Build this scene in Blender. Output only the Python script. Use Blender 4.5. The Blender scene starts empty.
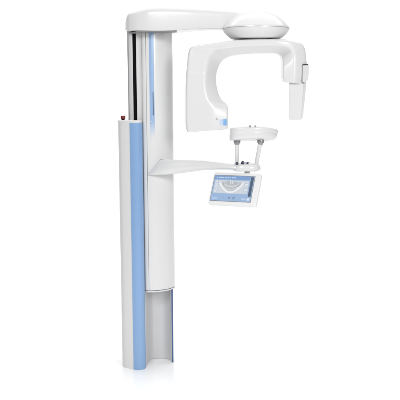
import bpy, bmesh, math
from mathutils import Vector, Matrix

# ------------------------------------------------------------------ camera, world, lamps
sc = bpy.context.scene
C = sc.collection
F, PITCH, CAM = 800.0, math.atan(100/800), Vector((0, -4.9, 1.679))
cd = bpy.data.cameras.new('camera'); cam = bpy.data.objects.new('camera', cd); C.objects.link(cam)
ROLL = 0.006
cam.matrix_world = Matrix.Translation(CAM) @ Matrix.Rotation(math.pi/2-PITCH, 4, 'X') @ Matrix.Rotation(-ROLL, 4, 'Z')
cd.sensor_width = 36; cd.lens = 36*F/400; cd.clip_end = 200
sc.camera = cam
w = bpy.data.worlds.new('World'); sc.world = w; w.use_nodes = True
w.node_tree.nodes['Background'].inputs[0].default_value = (1, 1, 1, 1)
w.node_tree.nodes['Background'].inputs[1].default_value = 0.27
sc.view_settings.view_transform = 'Standard'; sc.view_settings.look = 'None'
sc.view_settings.exposure = 0.0

def area(name, loc, target, sx, sy, power):
    l = bpy.data.lights.new(name, 'AREA'); l.shape = 'RECTANGLE'; l.size = sx; l.size_y = sy; l.energy = power
    o = bpy.data.objects.new(name, l); C.objects.link(o); o.location = loc
    o.rotation_euler = (Vector(target)-Vector(loc)).to_track_quat('-Z', 'Y').to_euler()
    return o
area('overhead_softbox', (0.3, 0.5, 4.9), (0.3, 0.5, 0), 6.5, 4.5, 98)
fs = area('floor_fill', (0.0, -1.5, 2.75), (0.0, -1.5, 0), 3.2, 0.8, 8)  # unseen lamp added above the frame to lift the floor to white
fs.data.spread = math.radians(80)
area('key_softbox', (2.6, -4.6, 3.0), (0.1, 0, 1.2), 1.4, 1.6, 98)
area('front_softbox', (-1.6, -5.0, 3.8), (0.1, 0, 0.9), 1.8, 1.2, 104)
area('backdrop_softbox', (0, 1.4, 4.9), (0, 4.6, 1.0), 8.0, 1.0, 160)

# ------------------------------------------------------------------ helpers
def at(px, py, Y=0.0):
    """world point on the depth plane Y that a 400-px measurement of the photograph gives"""
    sp, cp = math.sin(PITCH), math.cos(PITCH)
    a, b = (px-200)/F, (200-py)/F
    u, v = a*math.cos(ROLL)+b*math.sin(ROLL), -a*math.sin(ROLL)+b*math.cos(ROLL)
    d = Vector((u, cp+v*sp, -sp+v*cp))
    return CAM + d*((Y-CAM.y)/d.y)
def px2x(px, Y=0.0, py=200): return at(px, py, Y).x
def zat(py, Y=0.0, px=200): return at(px, py, Y).z

def new_mat(name, col, rough=0.35, metal=0.0, coat=0.0, noise=0.0, emis=None, spec=0.5, bump=0.0):
    m = bpy.data.materials.new(name); m.use_nodes = True
    nt = m.node_tree; b = nt.nodes['Principled BSDF']
    b.inputs['Base Color'].default_value = (*col, 1); b.inputs['Roughness'].default_value = rough
    b.inputs['Metallic'].default_value = metal; b.inputs['Coat Weight'].default_value = coat
    b.inputs['Coat Roughness'].default_value = 0.12; b.inputs['Specular IOR Level'].default_value = spec
    if noise:
        tc = nt.nodes.new('ShaderNodeTexCoord'); n = nt.nodes.new('ShaderNodeTexNoise'); n.inputs['Scale'].default_value = 35
        n.inputs['Detail'].default_value = 4
        mr = nt.nodes.new('ShaderNodeMapRange'); mr.inputs[3].default_value = rough-noise; mr.inputs[4].default_value = rough+noise
        nt.links.new(tc.outputs['Object'], n.inputs['Vector']); nt.links.new(n.outputs[0], mr.inputs[0])
        nt.links.new(mr.outputs[0], b.inputs['Roughness'])
    if bump:
        tc2 = nt.nodes.new('ShaderNodeTexCoord'); n2 = nt.nodes.new('ShaderNodeTexNoise'); n2.inputs['Scale'].default_value = 900
        bp = nt.nodes.new('ShaderNodeBump'); bp.inputs['Strength'].default_value = bump; bp.inputs['Distance'].default_value = 0.0004
        nt.links.new(tc2.outputs['Object'], n2.inputs['Vector']); nt.links.new(n2.outputs[0], bp.inputs['Height'])
        nt.links.new(bp.outputs[0], b.inputs['Normal'])
    if emis:
        b.inputs['Emission Color'].default_value = (*col, 1); b.inputs['Emission Strength'].default_value = emis
        b.inputs['Base Color'].default_value = (0.02, 0.02, 0.02, 1)
    return m

M = {}
M['white'] = new_mat('white_plastic', (0.73, 0.73, 0.73), 0.28, coat=0.4)
M['panel'] = new_mat('pale_grey_paint', (0.72, 0.72, 0.72), 0.42, noise=0.05)
M['blue'] = new_mat('blue_lacquer', (0.235, 0.395, 0.66), 0.30, coat=0.5, noise=0.04)
M['darkblue'] = new_mat('dark_blue_lacquer', (0.07, 0.12, 0.28), 0.4)
M['navy'] = new_mat('navy_plastic', (0.012, 0.02, 0.06), 0.35)
M['black'] = new_mat('black_rubber', (0.003, 0.003, 0.003), 0.8, spec=0.15)
M['seam'] = new_mat('grey_seam', (0.22, 0.22, 0.22), 0.6)
M['alu'] = new_mat('brushed_aluminium', (0.66, 0.66, 0.67), 0.33, metal=0.25, noise=0.06)
M['steel'] = new_mat('grey_metal', (0.36, 0.36, 0.37), 0.35, metal=0.6)
M['grey'] = new_mat('grey_plastic', (0.24, 0.24, 0.25), 0.55)
M['recessgrey'] = new_mat('satin_grey', (0.66, 0.66, 0.67), 0.38, metal=0.2)
M['charcoal'] = new_mat('charcoal_plastic', (0.05, 0.05, 0.06), 0.5)
M['bezelwhite'] = new_mat('bright_white_plastic', (0.80, 0.80, 0.80), 0.35, coat=0.2)
M['red'] = new_mat('dark_red_plastic', (0.16, 0.010, 0.012), 0.35)
M['sticker'] = new_mat('pale_blue_print', (0.52, 0.63, 0.80), 0.5)
M['stickerblue'] = new_mat('blue_print', (0.20, 0.42, 0.72), 0.5)
def floor_mat():
    m = new_mat('white_studio_floor', (0.94, 0.94, 0.94), 0.6, coat=0.7, spec=0.3)
    m.node_tree.nodes['Principled BSDF'].inputs['Coat Roughness'].default_value = 0.15
    return m
M['floor'] = floor_mat()
M['backdrop'] = new_mat('white_backdrop', (0.92, 0.92, 0.92), 0.9, spec=0.1)

def link_mesh(name, verts, faces, mat, parent=None, angle=35, bevel=0, seg=3, subsurf=0, bev_angle=30):
    me = bpy.data.meshes.new(name); me.from_pydata([tuple(v) for v in verts], [], faces)
    bm = bmesh.new(); bm.from_mesh(me); bmesh.ops.recalc_face_normals(bm, faces=bm.faces); bm.to_mesh(me); bm.free()
    for p in me.polygons: p.use_smooth = True
    if not bevel: me.set_sharp_from_angle(angle=math.radians(angle))
    me.materials.append(mat)
    o = bpy.data.objects.new(name, me); C.objects.link(o)
    if parent: o.parent = parent
    if bevel:
        b = o.modifiers.new('bevel', 'BEVEL'); b.width = bevel; b.segments = seg; b.limit_method = 'ANGLE'
        b.angle_limit = math.radians(bev_angle); b.harden_normals = True
    if subsurf:
        s = o.modifiers.new('sub', 'SUBSURF'); s.levels = s.render_levels = subsurf
    return o

def cr(pts, n):
    """Catmull-Rom through tuples of numbers"""
    out = []
    P = [pts[0]]+list(pts)+[pts[-1]]
    for i in range(1, len(P)-2):
        for k in range(n):
            t = k/n
            out.append(tuple(0.5*((2*b)+(-a+c)*t+(2*a-5*b+4*c-d)*t*t+(-a+3*b-3*c+d)*t**3)
                             for a, b, c, d in zip(P[i-1], P[i], P[i+1], P[i+2])))
    out.append(tuple(pts[-1]))
    return out

def rpoly(pts, radii, seg=5):
    """2-D polygon with each corner rounded by its own radius"""
    out = []; n = len(pts)
    for i in range(n):
        p = Vector(pts[i]); a = Vector(pts[i-1])-p; b = Vector(pts[(i+1) % n])-p
        r = min(radii[i], a.length*0.48, b.length*0.48)
        s, e = p+a.normalized()*r, p+b.normalized()*r
        for k in range(seg+1):
            t = k/seg
            out.append(s*(1-t)**2+p*2*t*(1-t)+e*t*t)
    return out

def rings_mesh(name, rings, mat, parent, cap=True, **kw):
    n = len(rings[0]); vs = [v for r in rings for v in r]; fs = []
    for i in range(len(rings)-1):
        for j in range(n):
            k = (j+1) % n
            fs.append((i*n+j, i*n+k, (i+1)*n+k, (i+1)*n+j))
    if cap:
        fs.append(tuple(range(n))[::-1]); fs.append(tuple((len(rings)-1)*n+j for j in range(n)))
    return link_mesh(name, vs, fs, mat, parent, **kw)

def round_ends(rings, r0, r1, seg=4):
    """add rounded rims of radius r0 / r1 beyond the first and last ring by pulling rings inward"""
    def shrink(ring, d, adv):
        c = sum(ring, Vector())/len(ring)
        return [v-(v-c).normalized()*d+adv for v in ring]
    def end(ring, nxt, r):
        c0 = sum(ring, Vector())/len(ring); c1 = sum(nxt, Vector())/len(nxt)
        # outward direction = normal of the ring, pointing away from nxt
        nn = Vector()
        for i in range(len(ring)):
            nn += (ring[i]-c0).cross(ring[(i+1) % len(ring)]-c0)
        nn.normalize()
        if nn.dot(c0-c1) < 0: nn = -nn
        return [shrink(ring, r*(1-math.cos(t)), nn*r*math.sin(t)) for t in [math.pi/2*k/seg for k in range(1, seg+1)]]
    a = end(rings[0], rings[1], r0)[::-1] if r0 else []
    b = end(rings[-1], rings[-2], r1) if r1 else []
    return a+rings+b

def plan_prism(name, plan, z0, z1, mat, parent, **kw):
    rings = [[Vector((x, y, z)) for x, y in plan] for z in (z0, z1)]
    return rings_mesh(name, rings, mat, parent, **kw)

def lathe(name, prof, cx, cy, mat, parent, n=96, **kw):
    vs = []; fs = []
    for r, z in prof:
        for k in range(n):
            a = 2*math.pi*k/n; vs.append(Vector((cx+r*math.cos(a), cy+r*math.sin(a), z)))
    for i in range(len(prof)-1):
        for k in range(n):
            j = (k+1) % n; fs.append((i*n+k, i*n+j, (i+1)*n+j, (i+1)*n+k))
    fs.append(tuple(range(n))[::-1]); fs.append(tuple((len(prof)-1)*n+k for k in range(n)))
    return link_mesh(name, vs, fs, mat, parent, **kw)

def tube(name, p0, p1, r0, r1, mat, parent, n=32, round_r=0.0):
    p0, p1 = Vector(p0), Vector(p1); d = (p1-p0).normalized(); q = d.to_track_quat('Z', 'Y')
    def ring(p, r): return [p+q@Vector((r*math.cos(2*math.pi*k/n), r*math.sin(2*math.pi*k/n), 0)) for k in range(n)]
    if round_r:
        rings = [ring(p0, r0-round_r), ring(p0+d*round_r*0.3, r0-round_r*0.3), ring(p0+d*round_r, r0), ring(p1-d*round_r, r1),
                 ring(p1-d*round_r*0.3, r1-round_r*0.3), ring(p1, r1-round_r)]
    else: rings = [ring(p0, r0), ring(p1, r1)]
    return rings_mesh(name, rings, mat, parent, angle=50)

def local_slab(name, mat4, outline, t, mat, parent, z0=0.0, **kw):
    """outline in the local xy plane of mat4, thickness t along local +z starting at z0"""
    rings = [[mat4@Vector((x, y, z)) for x, y in outline] for z in (z0, z0+t)]
    return rings_mesh(name, rings, mat, parent, **kw)
def rect(x0, y0, x1, y1, r=0.0, seg=5):
    p = [(x0, y0), (x1, y0), (x1, y1), (x0, y1)]
    return [tuple(v) for v in rpoly(p, [r]*4, seg)] if r else p

# ------------------------------------------------------------------ setting
fl = link_mesh('floor', [(-4.5, -7, 0), (4.5, -7, 0), (4.5, 2.2, 0), (-4.5, 2.2, 0)], [(0, 1, 2, 3)], M['floor']); fl['kind'] = 'structure'
vs = []; prof = [(2.2, 0.0)]+[(2.2+2.4*math.sin(t), 2.4*(1-math.cos(t))) for t in [math.pi/2*k/24 for k in range(1, 25)]]+[(4.6, 6.0)]
for y, z in prof: vs += [Vector((-4.5, y, z)), Vector((4.5, y, z))]
bd = link_mesh('backdrop', vs, [(2*i, 2*i+1, 2*i+3, 2*i+2) for i in range(len(prof)-1)], M['backdrop'], angle=60); bd['kind'] = 'structure'

# ------------------------------------------------------------------ the machine
root = bpy.data.objects.new('dental_xray_machine', None); C.objects.link(root)
root['label'] = 'white dental panoramic x-ray machine with blue striped column standing alone on a white floor'
root['category'] = 'x-ray machine'
bpy.context.view_layer.update()

def plan(pts): return [(px2x(p, y), y) for p, y in pts]

# --- lower column: a C-shaped channel, open to the right
ZC = zat(122.5, -0.03)
outer_front = plan(cr([(142.9, 0.0), (142.4, -0.022), (139.8, -0.042), (135.3, -0.048), (130.9, -0.038)], 5))
outer_left = plan(cr([(130.4, -0.036), (125.6, -0.020), (121.7, -0.002), (119.9, 0.025), (119.7, 0.07), (122.2, 0.15), (128, 0.215),
                      (140, 0.26), (156, 0.262), (166, 0.235), (170.2, 0.18), (171.6, 0.12), (171.5, 0.095)], 5))
inner = plan(cr([(170.0, 0.098), (169.4, 0.13), (166, 0.165), (158, 0.178), (150, 0.165), (146.2, 0.12), (144.2, 0.06), (142.6, 0.0)], 5))
colplan = outer_front+outer_left+inner
plan_prism('column', colplan, 0.0, ZC, M['panel'], root, angle=40)
# white top cap on the solid left part of the column
capplan = plan(cr([(143.0, -0.002), (142.6, -0.025), (139.9, -0.045), (135.3, -0.051), (130.4, -0.040), (125.4, -0.022), (121.2, -0.003), (119.3, 0.025),
                   (119.2, 0.07), (122, 0.15), (128, 0.218), (140, 0.262)], 4))+plan([(140, 0.22), (134, 0.16), (131, 0.1), (134, 0.03), (141, 0.012)])
r0 = [Vector((x, y, ZC+0.0005)) for x, y in capplan]; r1 = [Vector((x, y, ZC+0.009)) for x, y in capplan]
capm = plan_prism('column_cap', capplan, ZC, ZC+0.016, M['white'], root, bevel=0.005, seg=4)
def strip(name, pts, z0, z1, off, th, mat, parent, **kw):
    """thin skin laid over a plan curve, standing off by `off`"""
    n = len(pts); outp = []; inp = []
    for i, p in enumerate(pts):
        a = Vector(pts[max(i-1, 0)]); b = Vector(pts[min(i+1, n-1)]); t = (b-a).normalized(); nn = Vector((-t.y, t.x))
        if nn.y > 0 and off >= 0 or (off < 0 and nn.y < 0): nn = -nn
        outp.append(Vector(p)+nn*abs(off)); inp.append(Vector(p)-nn*th)
    return plan_prism(name, [tuple(v) for v in outp+inp[::-1]], z0, z1, mat, parent, **kw)
strip('blue_strip', outer_front, 0.001, ZC-0.001, 0.0018, 0.004, M['blue'], root, angle=50)
plan_prism('edge_trim', plan([(170.3, 0.094), (171.8, 0.091), (171.9, 0.12), (170.2, 0.12)]), 0.001, zat(150, 0.1), M['darkblue'], root, bevel=0.001)

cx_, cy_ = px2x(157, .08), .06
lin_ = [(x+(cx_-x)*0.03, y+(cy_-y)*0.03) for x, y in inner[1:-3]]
plan_prism('recess_overlay', [(x, y) for x, y in inner[1:-3]]+lin_[::-1], 0.002, 0.60, M['recessgrey'], root, angle=50)  # thin overlay on the recess wall, slightly darker grey than the column paint
# --- mast with the black cable slot, behind the carriage
ZT = zat(29.5, 0.05)
mast = plan([(p+1.7, q) for p, q in [(128.2, 0.055), (128.6, 0.045), (129.2, 0.042), (133.3, 0.038), (133.3, 0.060), (136.7, 0.060), (136.7, 0.034), (141, 0.030), (148, 0.03), (148, 0.12), (129.5, 0.13), (128.2, 0.12)]])
mo = plan_prism('mast', mast, 0.62, ZT+0.03, M['alu'], root, bevel=0.0012, seg=2)
plan_prism('mast_edge', plan([(129.9, 0.050), (130.9, 0.040), (131.0, 0.046), (130.2, 0.056)]), ZC, ZT+0.02, M['grey'], mo)
plan_prism('cable_slot', plan([(135.02, 0.050), (138.38, 0.050), (138.38, 0.0595), (135.02, 0.0595)]), ZC, ZT+0.02, M['black'], root)
plan_prism('mast_cover', plan([(138.9, 0.0325), (141.8, 0.028), (143.6, 0.020), (144.6, 0.029), (138.9, 0.0335)]), ZC, ZT+0.02, M['panel'], root, bevel=0.001)

# --- sliding carriage
ZB = zat(288.8, 0.03)
side = cr([(144.0, 0.028), (143.9, 0.012), (144.6, 0.001), (146.2, -0.005), (147.6, -0.007)], 4)
front = cr([(148.1, -0.0070), (152, -0.006), (157, 0.002), (163, 0.020), (168, 0.044), (172, 0.078), (173.9, 0.105), (174.0, 0.125)], 5)
back = [(172, 0.128), (160, 0.14), (150, 0.135), (146, 0.09), (144.6, 0.05)]
plan_prism('carriage', plan(side+[(147.75, -0.0035), (147.95, -0.0035)]+front+back), ZB, ZT+0.02, M['white'], root, bevel=0.0014, seg=2, bev_angle=50)
fsh = [(144.3, 0.028), (144.3, 0.012), (146.2, 0.002), (148.1, 0.0)]+[(p[0]-0.4, p[1]+0.006) for p in front]+[(171.6, 0.124), (160, 0.135), (150, 0.13), (146, 0.09)]
plan_prism('carriage_gap', plan(fsh), ZB-0.006, ZB+0.001, M['grey'], root)
plan_prism('carriage_foot', plan([(p[0], p[1]+0.003) for p in side+front]+back), ZB-0.013, ZB-0.005, M['white'], root, bevel=0.0012, seg=2, bev_angle=50)
plan_prism('carriage_seam', plan([(147.6, -0.004), (148.1, -0.0041), (148.1, -0.002), (147.6, -0.002)]), ZB+0.004, ZT, M['seam'], root)
# blue inlay that fades to white at its foot
def inlay_mat():
    m = new_mat('fading_blue_inlay', (0.25, 0.42, 0.80), 0.35, coat=0.2)
    nt = m.node_tree; b = nt.nodes['Principled BSDF']
    g = nt.nodes.new('ShaderNodeNewGeometry'); s = nt.nodes.new('ShaderNodeSeparateXYZ')
    mr = nt.nodes.new('ShaderNodeMapRange'); mr.interpolation_type = 'SMOOTHSTEP'
    mr.inputs[1].default_value = zat(141); mr.inputs[2].default_value = zat(112)
    rp = nt.nodes.new('ShaderNodeValToRGB')
    rp.color_ramp.elements[0].color = (0.725, 0.725, 0.725, 1); rp.color_ramp.elements[1].color = (0.29, 0.43, 0.66, 1)
    e = rp.color_ramp.elements.new(0.75); e.color = (0.33, 0.47, 0.68, 1)
    nt.links.new(g.outputs['Position'], s.inputs[0]); nt.links.new(s.outputs[2], mr.inputs[0])
    nt.links.new(mr.outputs[0], rp.inputs[0]); nt.links.new(rp.outputs[0], b.inputs['Base Color'])
    return m
M['inlay'] = inlay_mat()
inl = [p for p in cr([(151.0, -0.0064), (153, -0.0050), (155.7, -0.0002)], 4)]
st = strip('blue_inlay', plan(inl), zat(142), ZT, 0.001, 0.003, M['inlay'], root)
strip('indicator_slot', plan([(154.0, -0.0034), (154.7, -0.0022)]), zat(115), zat(92), 0.0020, 0.002, M['navy'], st)
for k, (ppx, ppy) in enumerate([(151.6, 121.4), (152.8, 118.0)]):
    c = at(ppx, ppy, -0.0068)
    tube('indicator_light', c+Vector((0, -0.0026, 0)), c+Vector((0, 0.004, 0)), 0.0035, 0.0035, M['white'], st, n=16)

# --- emergency stop on the column top
c = at(123, 119, 0.03)
eb = tube('stop_button', (c.x, 0.03, ZC+0.014), (c.x, 0.03, ZC+0.022), 0.010, 0.010, M['black'], root)
tube('button_head', (c.x, 0.03, ZC+0.022), (c.x, 0.03, ZC+0.043), 0.0145, 0.0145, M['red'], eb, round_r=0.003)
c = at(129, 119, 0.02)
tube('screw_cap', (c.x, 0.03, ZC+0.014), (c.x, 0.03, ZC+0.021), 0.005, 0.005, M['steel'], root, n=16)

# --- top arm: loft of rounded sections along x
def yz_section(X, y0, y1, z0, z1, rt, rb):
    pts = [(y0, z0), (y1, z0), (y1, z1), (y0, z1)]
    return [Vector((X, v[0], v[1])) for v in rpoly(pts, [rb, 0.05, rt, rt], 7)]
A = [  # px, front Y, back Y, top py, bottom py, top radius
    (124.8, 0.05, 0.12, 27.6, 30.3, .008), (125.1, 0.02, 0.14, 24.4, 30.4, .014), (125.8, -0.01, 0.16, 19.8, 30.4, .022), (127.0, -0.035, 0.17, 15.9, 30.4, .030), (129.8, -0.06, 0.18, 13.1, 30.5, .036),
    (136, -0.085, 0.19, 10.8, 30.5, .042), (143, -0.10, 0.20, 8.6, 30.6, .046), (150, -0.11, 0.20, 7.3, 30.7, .046), (162, -0.12, 0.19, 6.9, 30.7, .046), (175, -0.125, 0.16, 7.2, 30.3, .045),
    (190, -0.13, 0.10, 7.8, 29.3, .045), (210, -0.135, 0.04, 9.0, 28.6, .042), (230, -0.14, 0.0, 10.4, 28.4, .040), (246, -0.14, -0.02, 12.4, 28.4, .036), (262, -0.13, -0.03, 14.4, 28.6, .03)]
AA = cr(A, 5)
rings = []
for a in AA:
    yf, yb = a[1], a[2]
    X = px2x(a[0], yf, 25); rings.append(yz_section(X, yf, yb, zat(a[4], yf, a[0]), zat(a[3]-0.4, yf+0.03, a[0]), a[5], 0.006))
rings_mesh('top_arm', round_ends(rings, 0, 0.004), M['white'], root, angle=60)
# lower lip plate under the cap, ending just right of the carriage
lp = plan([(132.0, 0.03), (132.6, -0.004), (135, -0.03), (139, -0.078), (151, -0.103), (176, -0.116), (178.3, -0.11), (178.3, -0.02), (150, 0.10), (134, 0.10)])
plan_prism('lip_plate', lp, zat(31.5, -0.1, 155), zat(30.8, -0.1, 155), M['grey'], root, bevel=0.001)

# --- dome over the rotation joint
DX, DY = px2x(256.0, -0.1, 30), -0.1
zr = zat(28.8, DY, 256); R = 32.0/800*4.93
def dz(py): return zat(py, DY)
top = [(1.0*R, zr+0.000), (0.992*R, zr+0.007), (0.955*R, zr+0.018), (0.88*R, zr+0.037), (0.78*R, zr+0.056), (0.66*R, zr+0.073), (0.5*R, zr+0.088), (0.32*R, zr+0.097), (0.15*R, zr+0.1005), (0.02*R, zr+0.1015)]
bot = [(0.70*R, zr-0.0585), (0.76*R, zr-0.055), (0.84*R, zr-0.043), (0.92*R, zr-0.028), (0.975*R, zr-0.012), (1.0*R, zr-0.003)]
dome = lathe('joint_dome', cr(top, 4), DX, DY, M['white'], root, angle=70)
bowl = lathe('joint_bowl', cr([(0.3*R, zr-0.060), (0.6*R, zr-0.060)]+bot, 4)+[(0.985*R, zr-0.0006)], DX, DY, M['panel'], root, angle=60)
lathe('rim_seam', [(0.982*R, zr-0.0035), (1.002*R, zr-0.0035), (1.002*R, zr-0.0012), (0.982*R, zr-0.0012)], DX, DY, M['alu'], bowl)
lathe('neck', [(0.50*R, zr-0.085), (0.50*R, zr-0.053)], DX, DY, M['grey'], root)

# --- C-shaped rotating arm: pairs of outer and inner outline points with depth
S = [ # Opx Opy Ipx Ipy yf yb ridge chamferdepth
 (186.6,130.6,227.8,127.6,-.20,.03,.62,.10),(185.5,124,228,121,-.20,.03,.62,.10),(185.4,115,228,113,-.20,.03,.62,.12),(185.4,108,227.9,107.2,-.20,.03,.62,.16),(185.4,104,226.2,103.4,-.20,.03,.62,.22),
 (185.4,99,221.8,99.6,-.20,.03,.62,.28),(185.5,91,218.2,92.4,-.20,.03,.63,.32),(185.8,80,216.2,82,-.20,.03,.64,.36),(186.4,71,216.6,73.5,-.20,.03,.64,.40),
 (187.1,62,218.8,66.4,-.20,.03,.62,.42),(188.1,54,222.3,60.8,-.20,.03,.60,.45),(189.6,48.6,226.6,57.6,-.20,.02,.58,.50),(194,46.0,231,56.0,-.205,.02,.54,.52),
 (204,44.4,236,55.1,-.21,.01,.54,.52),(220,42.2,243,54.4,-.215,.01,.52,.52),(236,40.0,251,53.7,-.22,.0,.52,.52),(254,39.2,259,53.3,-.22,.0,.52,.52),
 (268,39.0,267,53.1,-.22,.0,.52,.52),(281,39.1,274,53.2,-.22,.0,.52,.52),(291,39.8,278.6,54.2,-.215,.0,.50,.50),(298,41.4,281.4,56.4,-.21,-.01,.48,.42),
 (303,43.6,282.6,59.2,-.205,-.02,.50,.26),(306,48.0,283,62.5,-.20,-.03,.51,.18),(307.3,56,283,67,-.20,-.04,.52,.12),(308,66,283,73,-.20,-.05,.53,.10),(307.6,75,283.1,77.5,-.20,-.05,.53,.10),(305.6,82.2,283.8,79.8,-.20,-.05,.53,.10)]
G = [0]*18+[.02, .06, .13, .21, .28, .33, .36, .36, .36]
S = [s_+(g_,) for s_, g_ in zip(S, G)]
def section(s):
    ox, oy, ix, iy, yf, yb, c, e, g = s
    O = at(ox, oy, yf+0.02); I = at(ix, iy, yf+(yb-yf)*e); I.y = O.y = 0
    ax = (I-O); L = ax.length; ax.normalize(); D = yb-yf
    pts = [(0, g*D), (c*L, 0), (L, e*D), (L, D), (0, D)]
    rr = rpoly(pts, [0.022, 0.018, 0.010, 0.02, 0.03], 6)
    return [O+ax*v[0]+Vector((0, yf+v[1], 0)) for v in rr]
def part_of_arm(name, i0, i1, ra, rb, mat, sub=4):
    seq = cr(S, sub); rings = [section(s) for s in seq[i0*sub:i1*sub+1]]
    return rings_mesh(name, round_ends(rings, ra, rb), mat, root, angle=62)
th = part_of_arm('tube_head', 0, 8, 0.010, 0.0022, M['white'])
part_of_arm('rotating_arm', 8, 21, 0.0022, 0.0022, M['white'])
sh = part_of_arm('sensor_head', 21, 26, 0.0022, 0.012, M['white'])
# small marks on the tube head
def on_front(x0, y0, x1, y1, Y, t, name, mat, parent, r=0.0):
    a, b = at(x0, y1, Y), at(x1, y0, Y)
    m4 = Matrix(((1, 0, 0, 0), (0, 0, -1, Y), (0, 1, 0, 0), (0, 0, 0, 1)))
    return local_slab(name, m4, rect(a.x, a.z, b.x, b.z, r), t, mat, parent, z0=0.0)
c = at(217, 119, -0.20)
tube('screw', c+Vector((0, -0.004, 0)), c+Vector((0, 0.004, 0)), 0.0032, 0.0032, M['seam'], th, n=16)

def rpts(p): return p
# sensor plate and the latch on the outer side
Ys = -0.155
pf = [(289.3, 82), (289.3, 119.4), (290.4, 120.4), (300.2, 119.9), (301.3, 117.0), (303.6, 84), (303, 80)]
pb_ = [(288.9, 82), (288.9, 118.6), (289.8, 119.6), (302.4, 119.2), (303.2, 116.0), (306.6, 84), (306, 80)]
f0 = [at(x, y, Ys) for x, y in pf]; f1 = [at(x, y, Ys+0.07) for x, y in pb_]
rings_mesh('sensor_plate', [f0, f1], M['white'], root, bevel=0.004, seg=4)
def px_slab(name, pts, Ya, Yb, mat, parent, **kw):
    f = [at(x, y, -0.199+0.054*max(0, min(1, (x-295)/13.2))+Ya) for x, y in pts]
    return rings_mesh(name, [f, [Vector((p.x, Yb, p.z)) for p in f]], mat, parent, **kw)
rc = px_slab('latch_recess', rpts([(302.2, 64.4), (308.4, 64.4), (308.5, 72), (307.6, 80), (304.8, 83.3), (302.0, 82.6)]), -0.0015, -0.09, M['seam'], sh)
px_slab('latch', rpts([(302.7, 65.3), (308.9, 65.1), (308.9, 72), (308.0, 79.8), (304.9, 82.8), (302.5, 82.1)]), -0.006, -0.088, M['white'], sh, bevel=0.003, seg=3)
px_slab('latch_pull', rpts([(303.4, 63.9), (308.2, 63.9), (308.2, 65.0), (303.2, 65.0)]), -0.0065, -0.10, M['charcoal'], sh)

# --- patient support arm
B = [ # px at the bottom, px at the top, front Y, back Y, top py, bottom py
 (147.9, 161.0, -0.020, 0.06, 160.0, 175.2), (152, 163.0, -0.036, 0.06, 159.9, 175.1), (160, 167.5, -0.056, 0.08, 159.8, 175.0), (169, 172.5, -0.072, 0.08, 159.8, 174.8), (179, 180.5, -0.088, 0.06, 160.0, 174.1), (190, 190, -0.105, 0.03, 160.3, 172.7), (200, 200, -0.125, 0.0, 160.8, 171.3),
 (212, 212, -0.15, -0.03, 161.8, 170.4), (224, 224, -0.18, -0.06, 163.3, 170.1), (232, 232, -0.20, -0.07, 164.4, 170.5), (240, 240, -0.21, -0.08, 164.8, 170.8), (250, 250, -0.21, -0.09, 165.2, 170.9), (256, 256, -0.20, -0.1, 165.6, 170.8)]
rings = []
for b in cr(B, 5):
    yf, yb = b[2], b[3]; X0 = px2x(b[0], yf, 172); X1 = px2x(b[1], yf, 162); z0, z1 = zat(b[5], yf+0.01, b[0]), zat(b[4], yf+0.02, b[1]); D = yb-yf; H = z1-z0
    k = min(1, max(0.0, (b[0]-152)/30))
    pts = [(yf+D*0.24*k, z0), (yb-D*0.15, z0), (yb, z1-H*.3), (yb-D*.1, z1), (yf+D*0.10, z1), (yf, z0+H*0.40)]
    rings.append([Vector((X0+(X1-X0)*(v[1]-z0)/H, v[0], v[1])) for v in rpoly(pts, [.014, .02, .01, .012, .010, .025], 4)])
rings_mesh('support_arm', round_ends(rings, 0.003, 0.004), M['white'], root, angle=60)

strip('arm_shadow_gap', plan([p for p in front if 160.3 < p[0] < 173]), zat(160.6, 0.03, 166), zat(159.3, 0.03, 166), 0.001, 0.002, M['grey'], root)  # grey strip stands in for the shadow gap along the arm's top edge
# hub at the end of the arm
HX, HY = px2x(246.5, -0.16, 168), -0.155
def ell(cx, cy, rx, ry, z, n=64, p=2.4):
    o = []
    for k in range(n):
        a = 2*math.pi*k/n; ca, sa = math.cos(a), math.sin(a)
        o.append(Vector((cx+rx*math.copysign(abs(ca)**(2/p), ca), cy+ry*math.copysign(abs(sa)**(2/p), sa), z)))
    return o
zt, zb = zat(163.0, -0.155, 246), zat(171.4, -0.2, 246)
hub = rings_mesh('hub', [ell(HX, HY, .076, .058, zb), ell(HX, HY, .083, .064, zb+.006), ell(HX, HY, .085, .066, zb+.016), ell(HX-.002, HY, .080, .062, zt-.012), ell(HX-.006, HY, .070, .054, zt-.003), ell(HX-.008, HY, .058, .044, zt)], M['white'], root, angle=60)
for kx, ky, r in ((237.0, 163.6, .0085), (242.6, 163.0, .0105), (247.6, 163.2, .006)):
    c = at(kx, ky, -0.205)
    tube('knob', c+Vector((0, 0.02, -0.004)), c+Vector((0, -0.008, 0.004)), r*1.0, r*0.85, M['navy'], hub, n=24, round_r=0.002)
c0, c1 = at(242.6, 163.0, -0.2), at(249.5, 162.8, -0.21)
tube('lever', c0, c1, 0.0028, 0.0022, M['navy'], hub, n=16)

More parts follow.
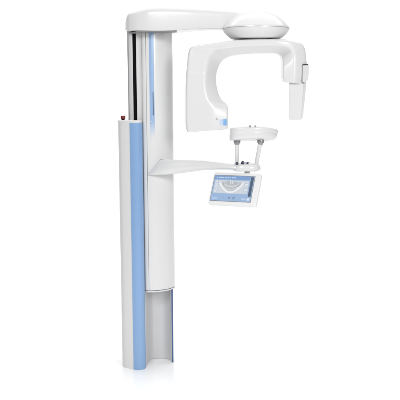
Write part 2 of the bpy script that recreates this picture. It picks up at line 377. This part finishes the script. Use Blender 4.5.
# posts and chin rest
for (a, b, cx) in (((236.8, 142, -0.16), (236.6, 166, -0.16), 237.0), ((260.4, 142, -0.16), (255.8, 167, -0.16), 260.6)):
    p0, p1 = at(*a), at(*b)
    po = tube('post', p1, p0, 0.0120, 0.0128, M['white'], root)
    c = at(cx, 139.6, -0.16); d = at(cx, 143.4, -0.16)
    tube('post_collar', d, c, 0.0200, 0.0215, M['steel'], po, round_r=0.003)
    e = d+(d-c)*0.35
    tube('post_ring', e, d, 0.014, 0.016, M['steel'], po)
tp = cr([(229.4, -0.15), (230.6, -0.205), (236, -0.235), (246, -0.245), (258, -0.24), (267, -0.22), (274.5, -0.185), (278.0, -0.145), (276, -0.11), (268, -0.08), (256, -0.065), (240, -0.07), (231.5, -0.10), (229.4, -0.15)], 5)[:-1]
tpl = plan([(p[0], p[1]) for p in tp]); cxy = (px2x(252, -0.15), -0.155)
def tray_ring(z, s, dx=0, tilt=0.0): return [Vector((cxy[0]+(x-cxy[0])*s+dx, cxy[1]+(y-cxy[1])*s, z+(x-cxy[0])*tilt-0.012*((x-cxy[0]+.01)/.15)**4)) for x, y in tpl]
za, zb2 = zat(127.6, -0.2), zat(139.2, -0.2)
tray = rings_mesh('chin_rest', [tray_ring(zb2-.001, .74, -.022, .03), tray_ring(zb2, .84, -.020, .035), tray_ring(zb2+.005, .92, -.012, .03), tray_ring(zb2+.018, .962, -.006, .02), tray_ring(zb2+.030, .972, -.004, .01), tray_ring(za-.026, .978, -.002), tray_ring(za-.0245, .972, -.002), tray_ring(za-.023, .985, -.001), tray_ring(za-.018, .99, 0), tray_ring(za-.006, 1.0, 0), tray_ring(za-.001, .985, 0), tray_ring(za, .95, 0), tray_ring(za-.001, .93), tray_ring(za-.010, .90)], M['white'], root, angle=60)
for kx in (250.2, 255.4):
    c = at(kx, 126.4, -0.16)
    tube('peg', (c.x, -0.16, za-.002), (c.x, -0.16, za+0.012), 0.006, 0.005, M['steel'], tray, n=16, round_r=0.001)

# --- touch panel: faces left-front, leans back
n_h = Vector((-0.40, -0.9165, 0)); U = Vector((0.9165, -0.40, 0)); ph = math.radians(30)
Vup = Vector((0, 0, 1))*math.cos(ph)-n_h*math.sin(ph); N = U.cross(Vup)
if N.dot(n_h) < 0: N = -N
orig = at(234.6, 188.8, -0.23)
m4 = Matrix(((U.x, Vup.x, N.x, orig.x), (U.y, Vup.y, N.y, orig.y), (U.z, Vup.z, N.z, orig.z), (0, 0, 0, 1)))
W2, H2 = 0.150, 0.104
tpn = local_slab('touch_panel', m4, rect(-W2, -H2, W2, H2, 0.014), 0.024, M['bezelwhite'], root, z0=-0.024, bevel=0.004, seg=4)
SX0, SX1, SY0, SY1 = -0.139, 0.112, -0.080, 0.082
local_slab('bezel', m4, rect(SX0-.003, SY0-.003, SX1+.003, SY1+.003, .003), 0.0012, M['grey'], tpn, z0=0.0)
def fx(u): return SX0+(SX1-SX0)*u
def fy(v): return SY1-(SY1-SY0)*v
SV, SF, SM, SC = [], [], [], []
def shape(pts, z, col):
    if col not in SC: SC.append(col)
    n = len(SV); SV.extend(m4@Vector((x, y, z)) for x, y in pts); SF.append(tuple(range(n, n+len(pts)))); SM.append(SC.index(col))
def box(u0, v0, u1, v1, z, col, r=0): shape(rect(fx(u0), fy(v1), fx(u1), fy(v0), r), z, col)
def band(u0, u1, vc, sag, thick, z, col, n=40, taper=0.5):
    a = []; b = []
    for k in range(n+1):
        t = -1+2*k/n; u = (u0+u1)/2+(u1-u0)/2*t; v = vc+sag*(1-t*t); h = thick*(1-taper*t*t)
        a.append((fx(u), fy(v-h/2))); b.append((fx(u), fy(v+h/2)))
    for k in range(n): shape([b[k], b[k+1], a[k+1], a[k]], z, col)
BL, DK, WH = (0.36, 0.53, 0.80), (0.07, 0.11, 0.19), (0.93, 0.95, 0.97)
box(0, 0, 1, 1, .0016, BL)
box(0.0, 0.0, 0.905, 0.15, .0020, (0.22, 0.38, 0.68))
for k in range(9): box(0.05+k*.055, 0.06, 0.05+k*.055+(.045 if k % 3 else .03), 0.10, .0024, (0.62, 0.74, 0.92))
box(0.915, 0.03, 0.985, 0.80, .0020, DK)
box(0.03, 0.18, 0.89, 0.71, .0020, (0.60, 0.68, 0.80))
box(0.135, 0.20, 0.775, 0.69, .0023, (0.70, 0.75, 0.82), .006)
band(0.15, 0.76, 0.27, 0.36, 0.13, .0026, (0.95, 0.96, 0.97), taper=.2)
band(0.22, 0.69, 0.30, 0.12, 0.40, .0029, (0.52, 0.54, 0.58), taper=.75)
for row, (vc, sg, hh) in enumerate(((0.335, 0.10, 0.085), (0.445, 0.11, 0.075))):
    for k in range(14):
        t0 = -1+2*(k+.08)/14; t1 = -1+2*(k+.92)/14; q = []
        for t, sgn in ((t0, 1), (t1, 1), (t1, -1), (t0, -1)):
            u = 0.455+0.185*t; v = vc+sg*(1-t*t); q.append((fx(u), fy(v+sgn*hh/2*(1-.3*t*t))))
        shape(q, .0032, (0.74, 0.75, 0.77) if (k+row) % 3 else (0.66, 0.68, 0.70))
box(0.41, 0.20, 0.50, 0.33, .0032, (0.80, 0.82, 0.85), .008)
box(0.445, 0.21, 0.465, 0.32, .0035, (0.50, 0.53, 0.58), .002)
for u in (0.27, 0.60): box(u, 0.22, u+.06, 0.30, .0032, (0.62, 0.66, 0.72), .005)
for v in (.21, .31, .41, .51, .61):
    box(0.05, v, 0.115, v+.06, .0026, WH, .002); box(0.80, v, 0.865, v+.06, .0026, WH, .002)
    box(0.063, v+.02, 0.10, v+.04, .0029, (0.45, 0.55, 0.72)); box(0.813, v+.02, 0.85, v+.04, .0029, (0.45, 0.55, 0.72))
box(0.03, 0.86, 0.17, 0.95, .0020, (0.48, 0.64, 0.88), .003)
shape([(fx(.44), fy(.88)), (fx(.475), fy(.925)), (fx(.475), fy(.835))], .0020, DK)
box(0.55, 0.82, 0.575, 0.93, .0020, (0.20, 0.30, 0.46), .002); box(0.585, 0.82, 0.60, 0.93, .0020, (0.20, 0.30, 0.46), .001)
box(0.90, 0.86, 0.97, 0.95, .0020, (0.80, 0.87, 0.96), .004)
box(0.77, 0.87, 0.87, 0.94, .0020, (0.55, 0.69, 0.90), .004)
me = bpy.data.meshes.new('screen'); me.from_pydata([tuple(v) for v in SV], [], SF)
for k, c_ in enumerate(SC):
    me.materials.append(new_mat('screen_light', c_, 0.25, emis=0.85))
for p, mi in zip(me.polygons, SM): p.material_index = mi
scr = bpy.data.objects.new('screen', me); C.objects.link(scr); scr.parent = tpn
# bracket joining panel to hub
pb = at(247, 172, -0.16)
tube('panel_bracket', (pb.x, -0.155, zb+0.01), tuple(m4@Vector((0.06, 0.07, -0.028))), 0.018, 0.016, M['white'], root)

# print on the tube head
def on_chamfer(name, x0, x1, y0, y1, lift, mat):
    f = lambda x: -0.20+0.0215*max(0.0, (x-212.2)/15.6)
    o = [at(x, y0, f(x)-lift) for x in (x0, (x0+x1)/2, x1)]+[at(x, y1, f(x)-lift) for x in (x1, (x0+x1)/2, x0)]
    return rings_mesh(name, [o, [p+Vector((0, 0.003, 0)) for p in o]], mat, th)
on_chamfer('printed_label', 219.8, 223.3, 119.6, 125.2, 0.0006, M['sticker'])
on_chamfer('logo_square', 223.4, 226.8, 119.2, 125.4, 0.0010, M['stickerblue'])
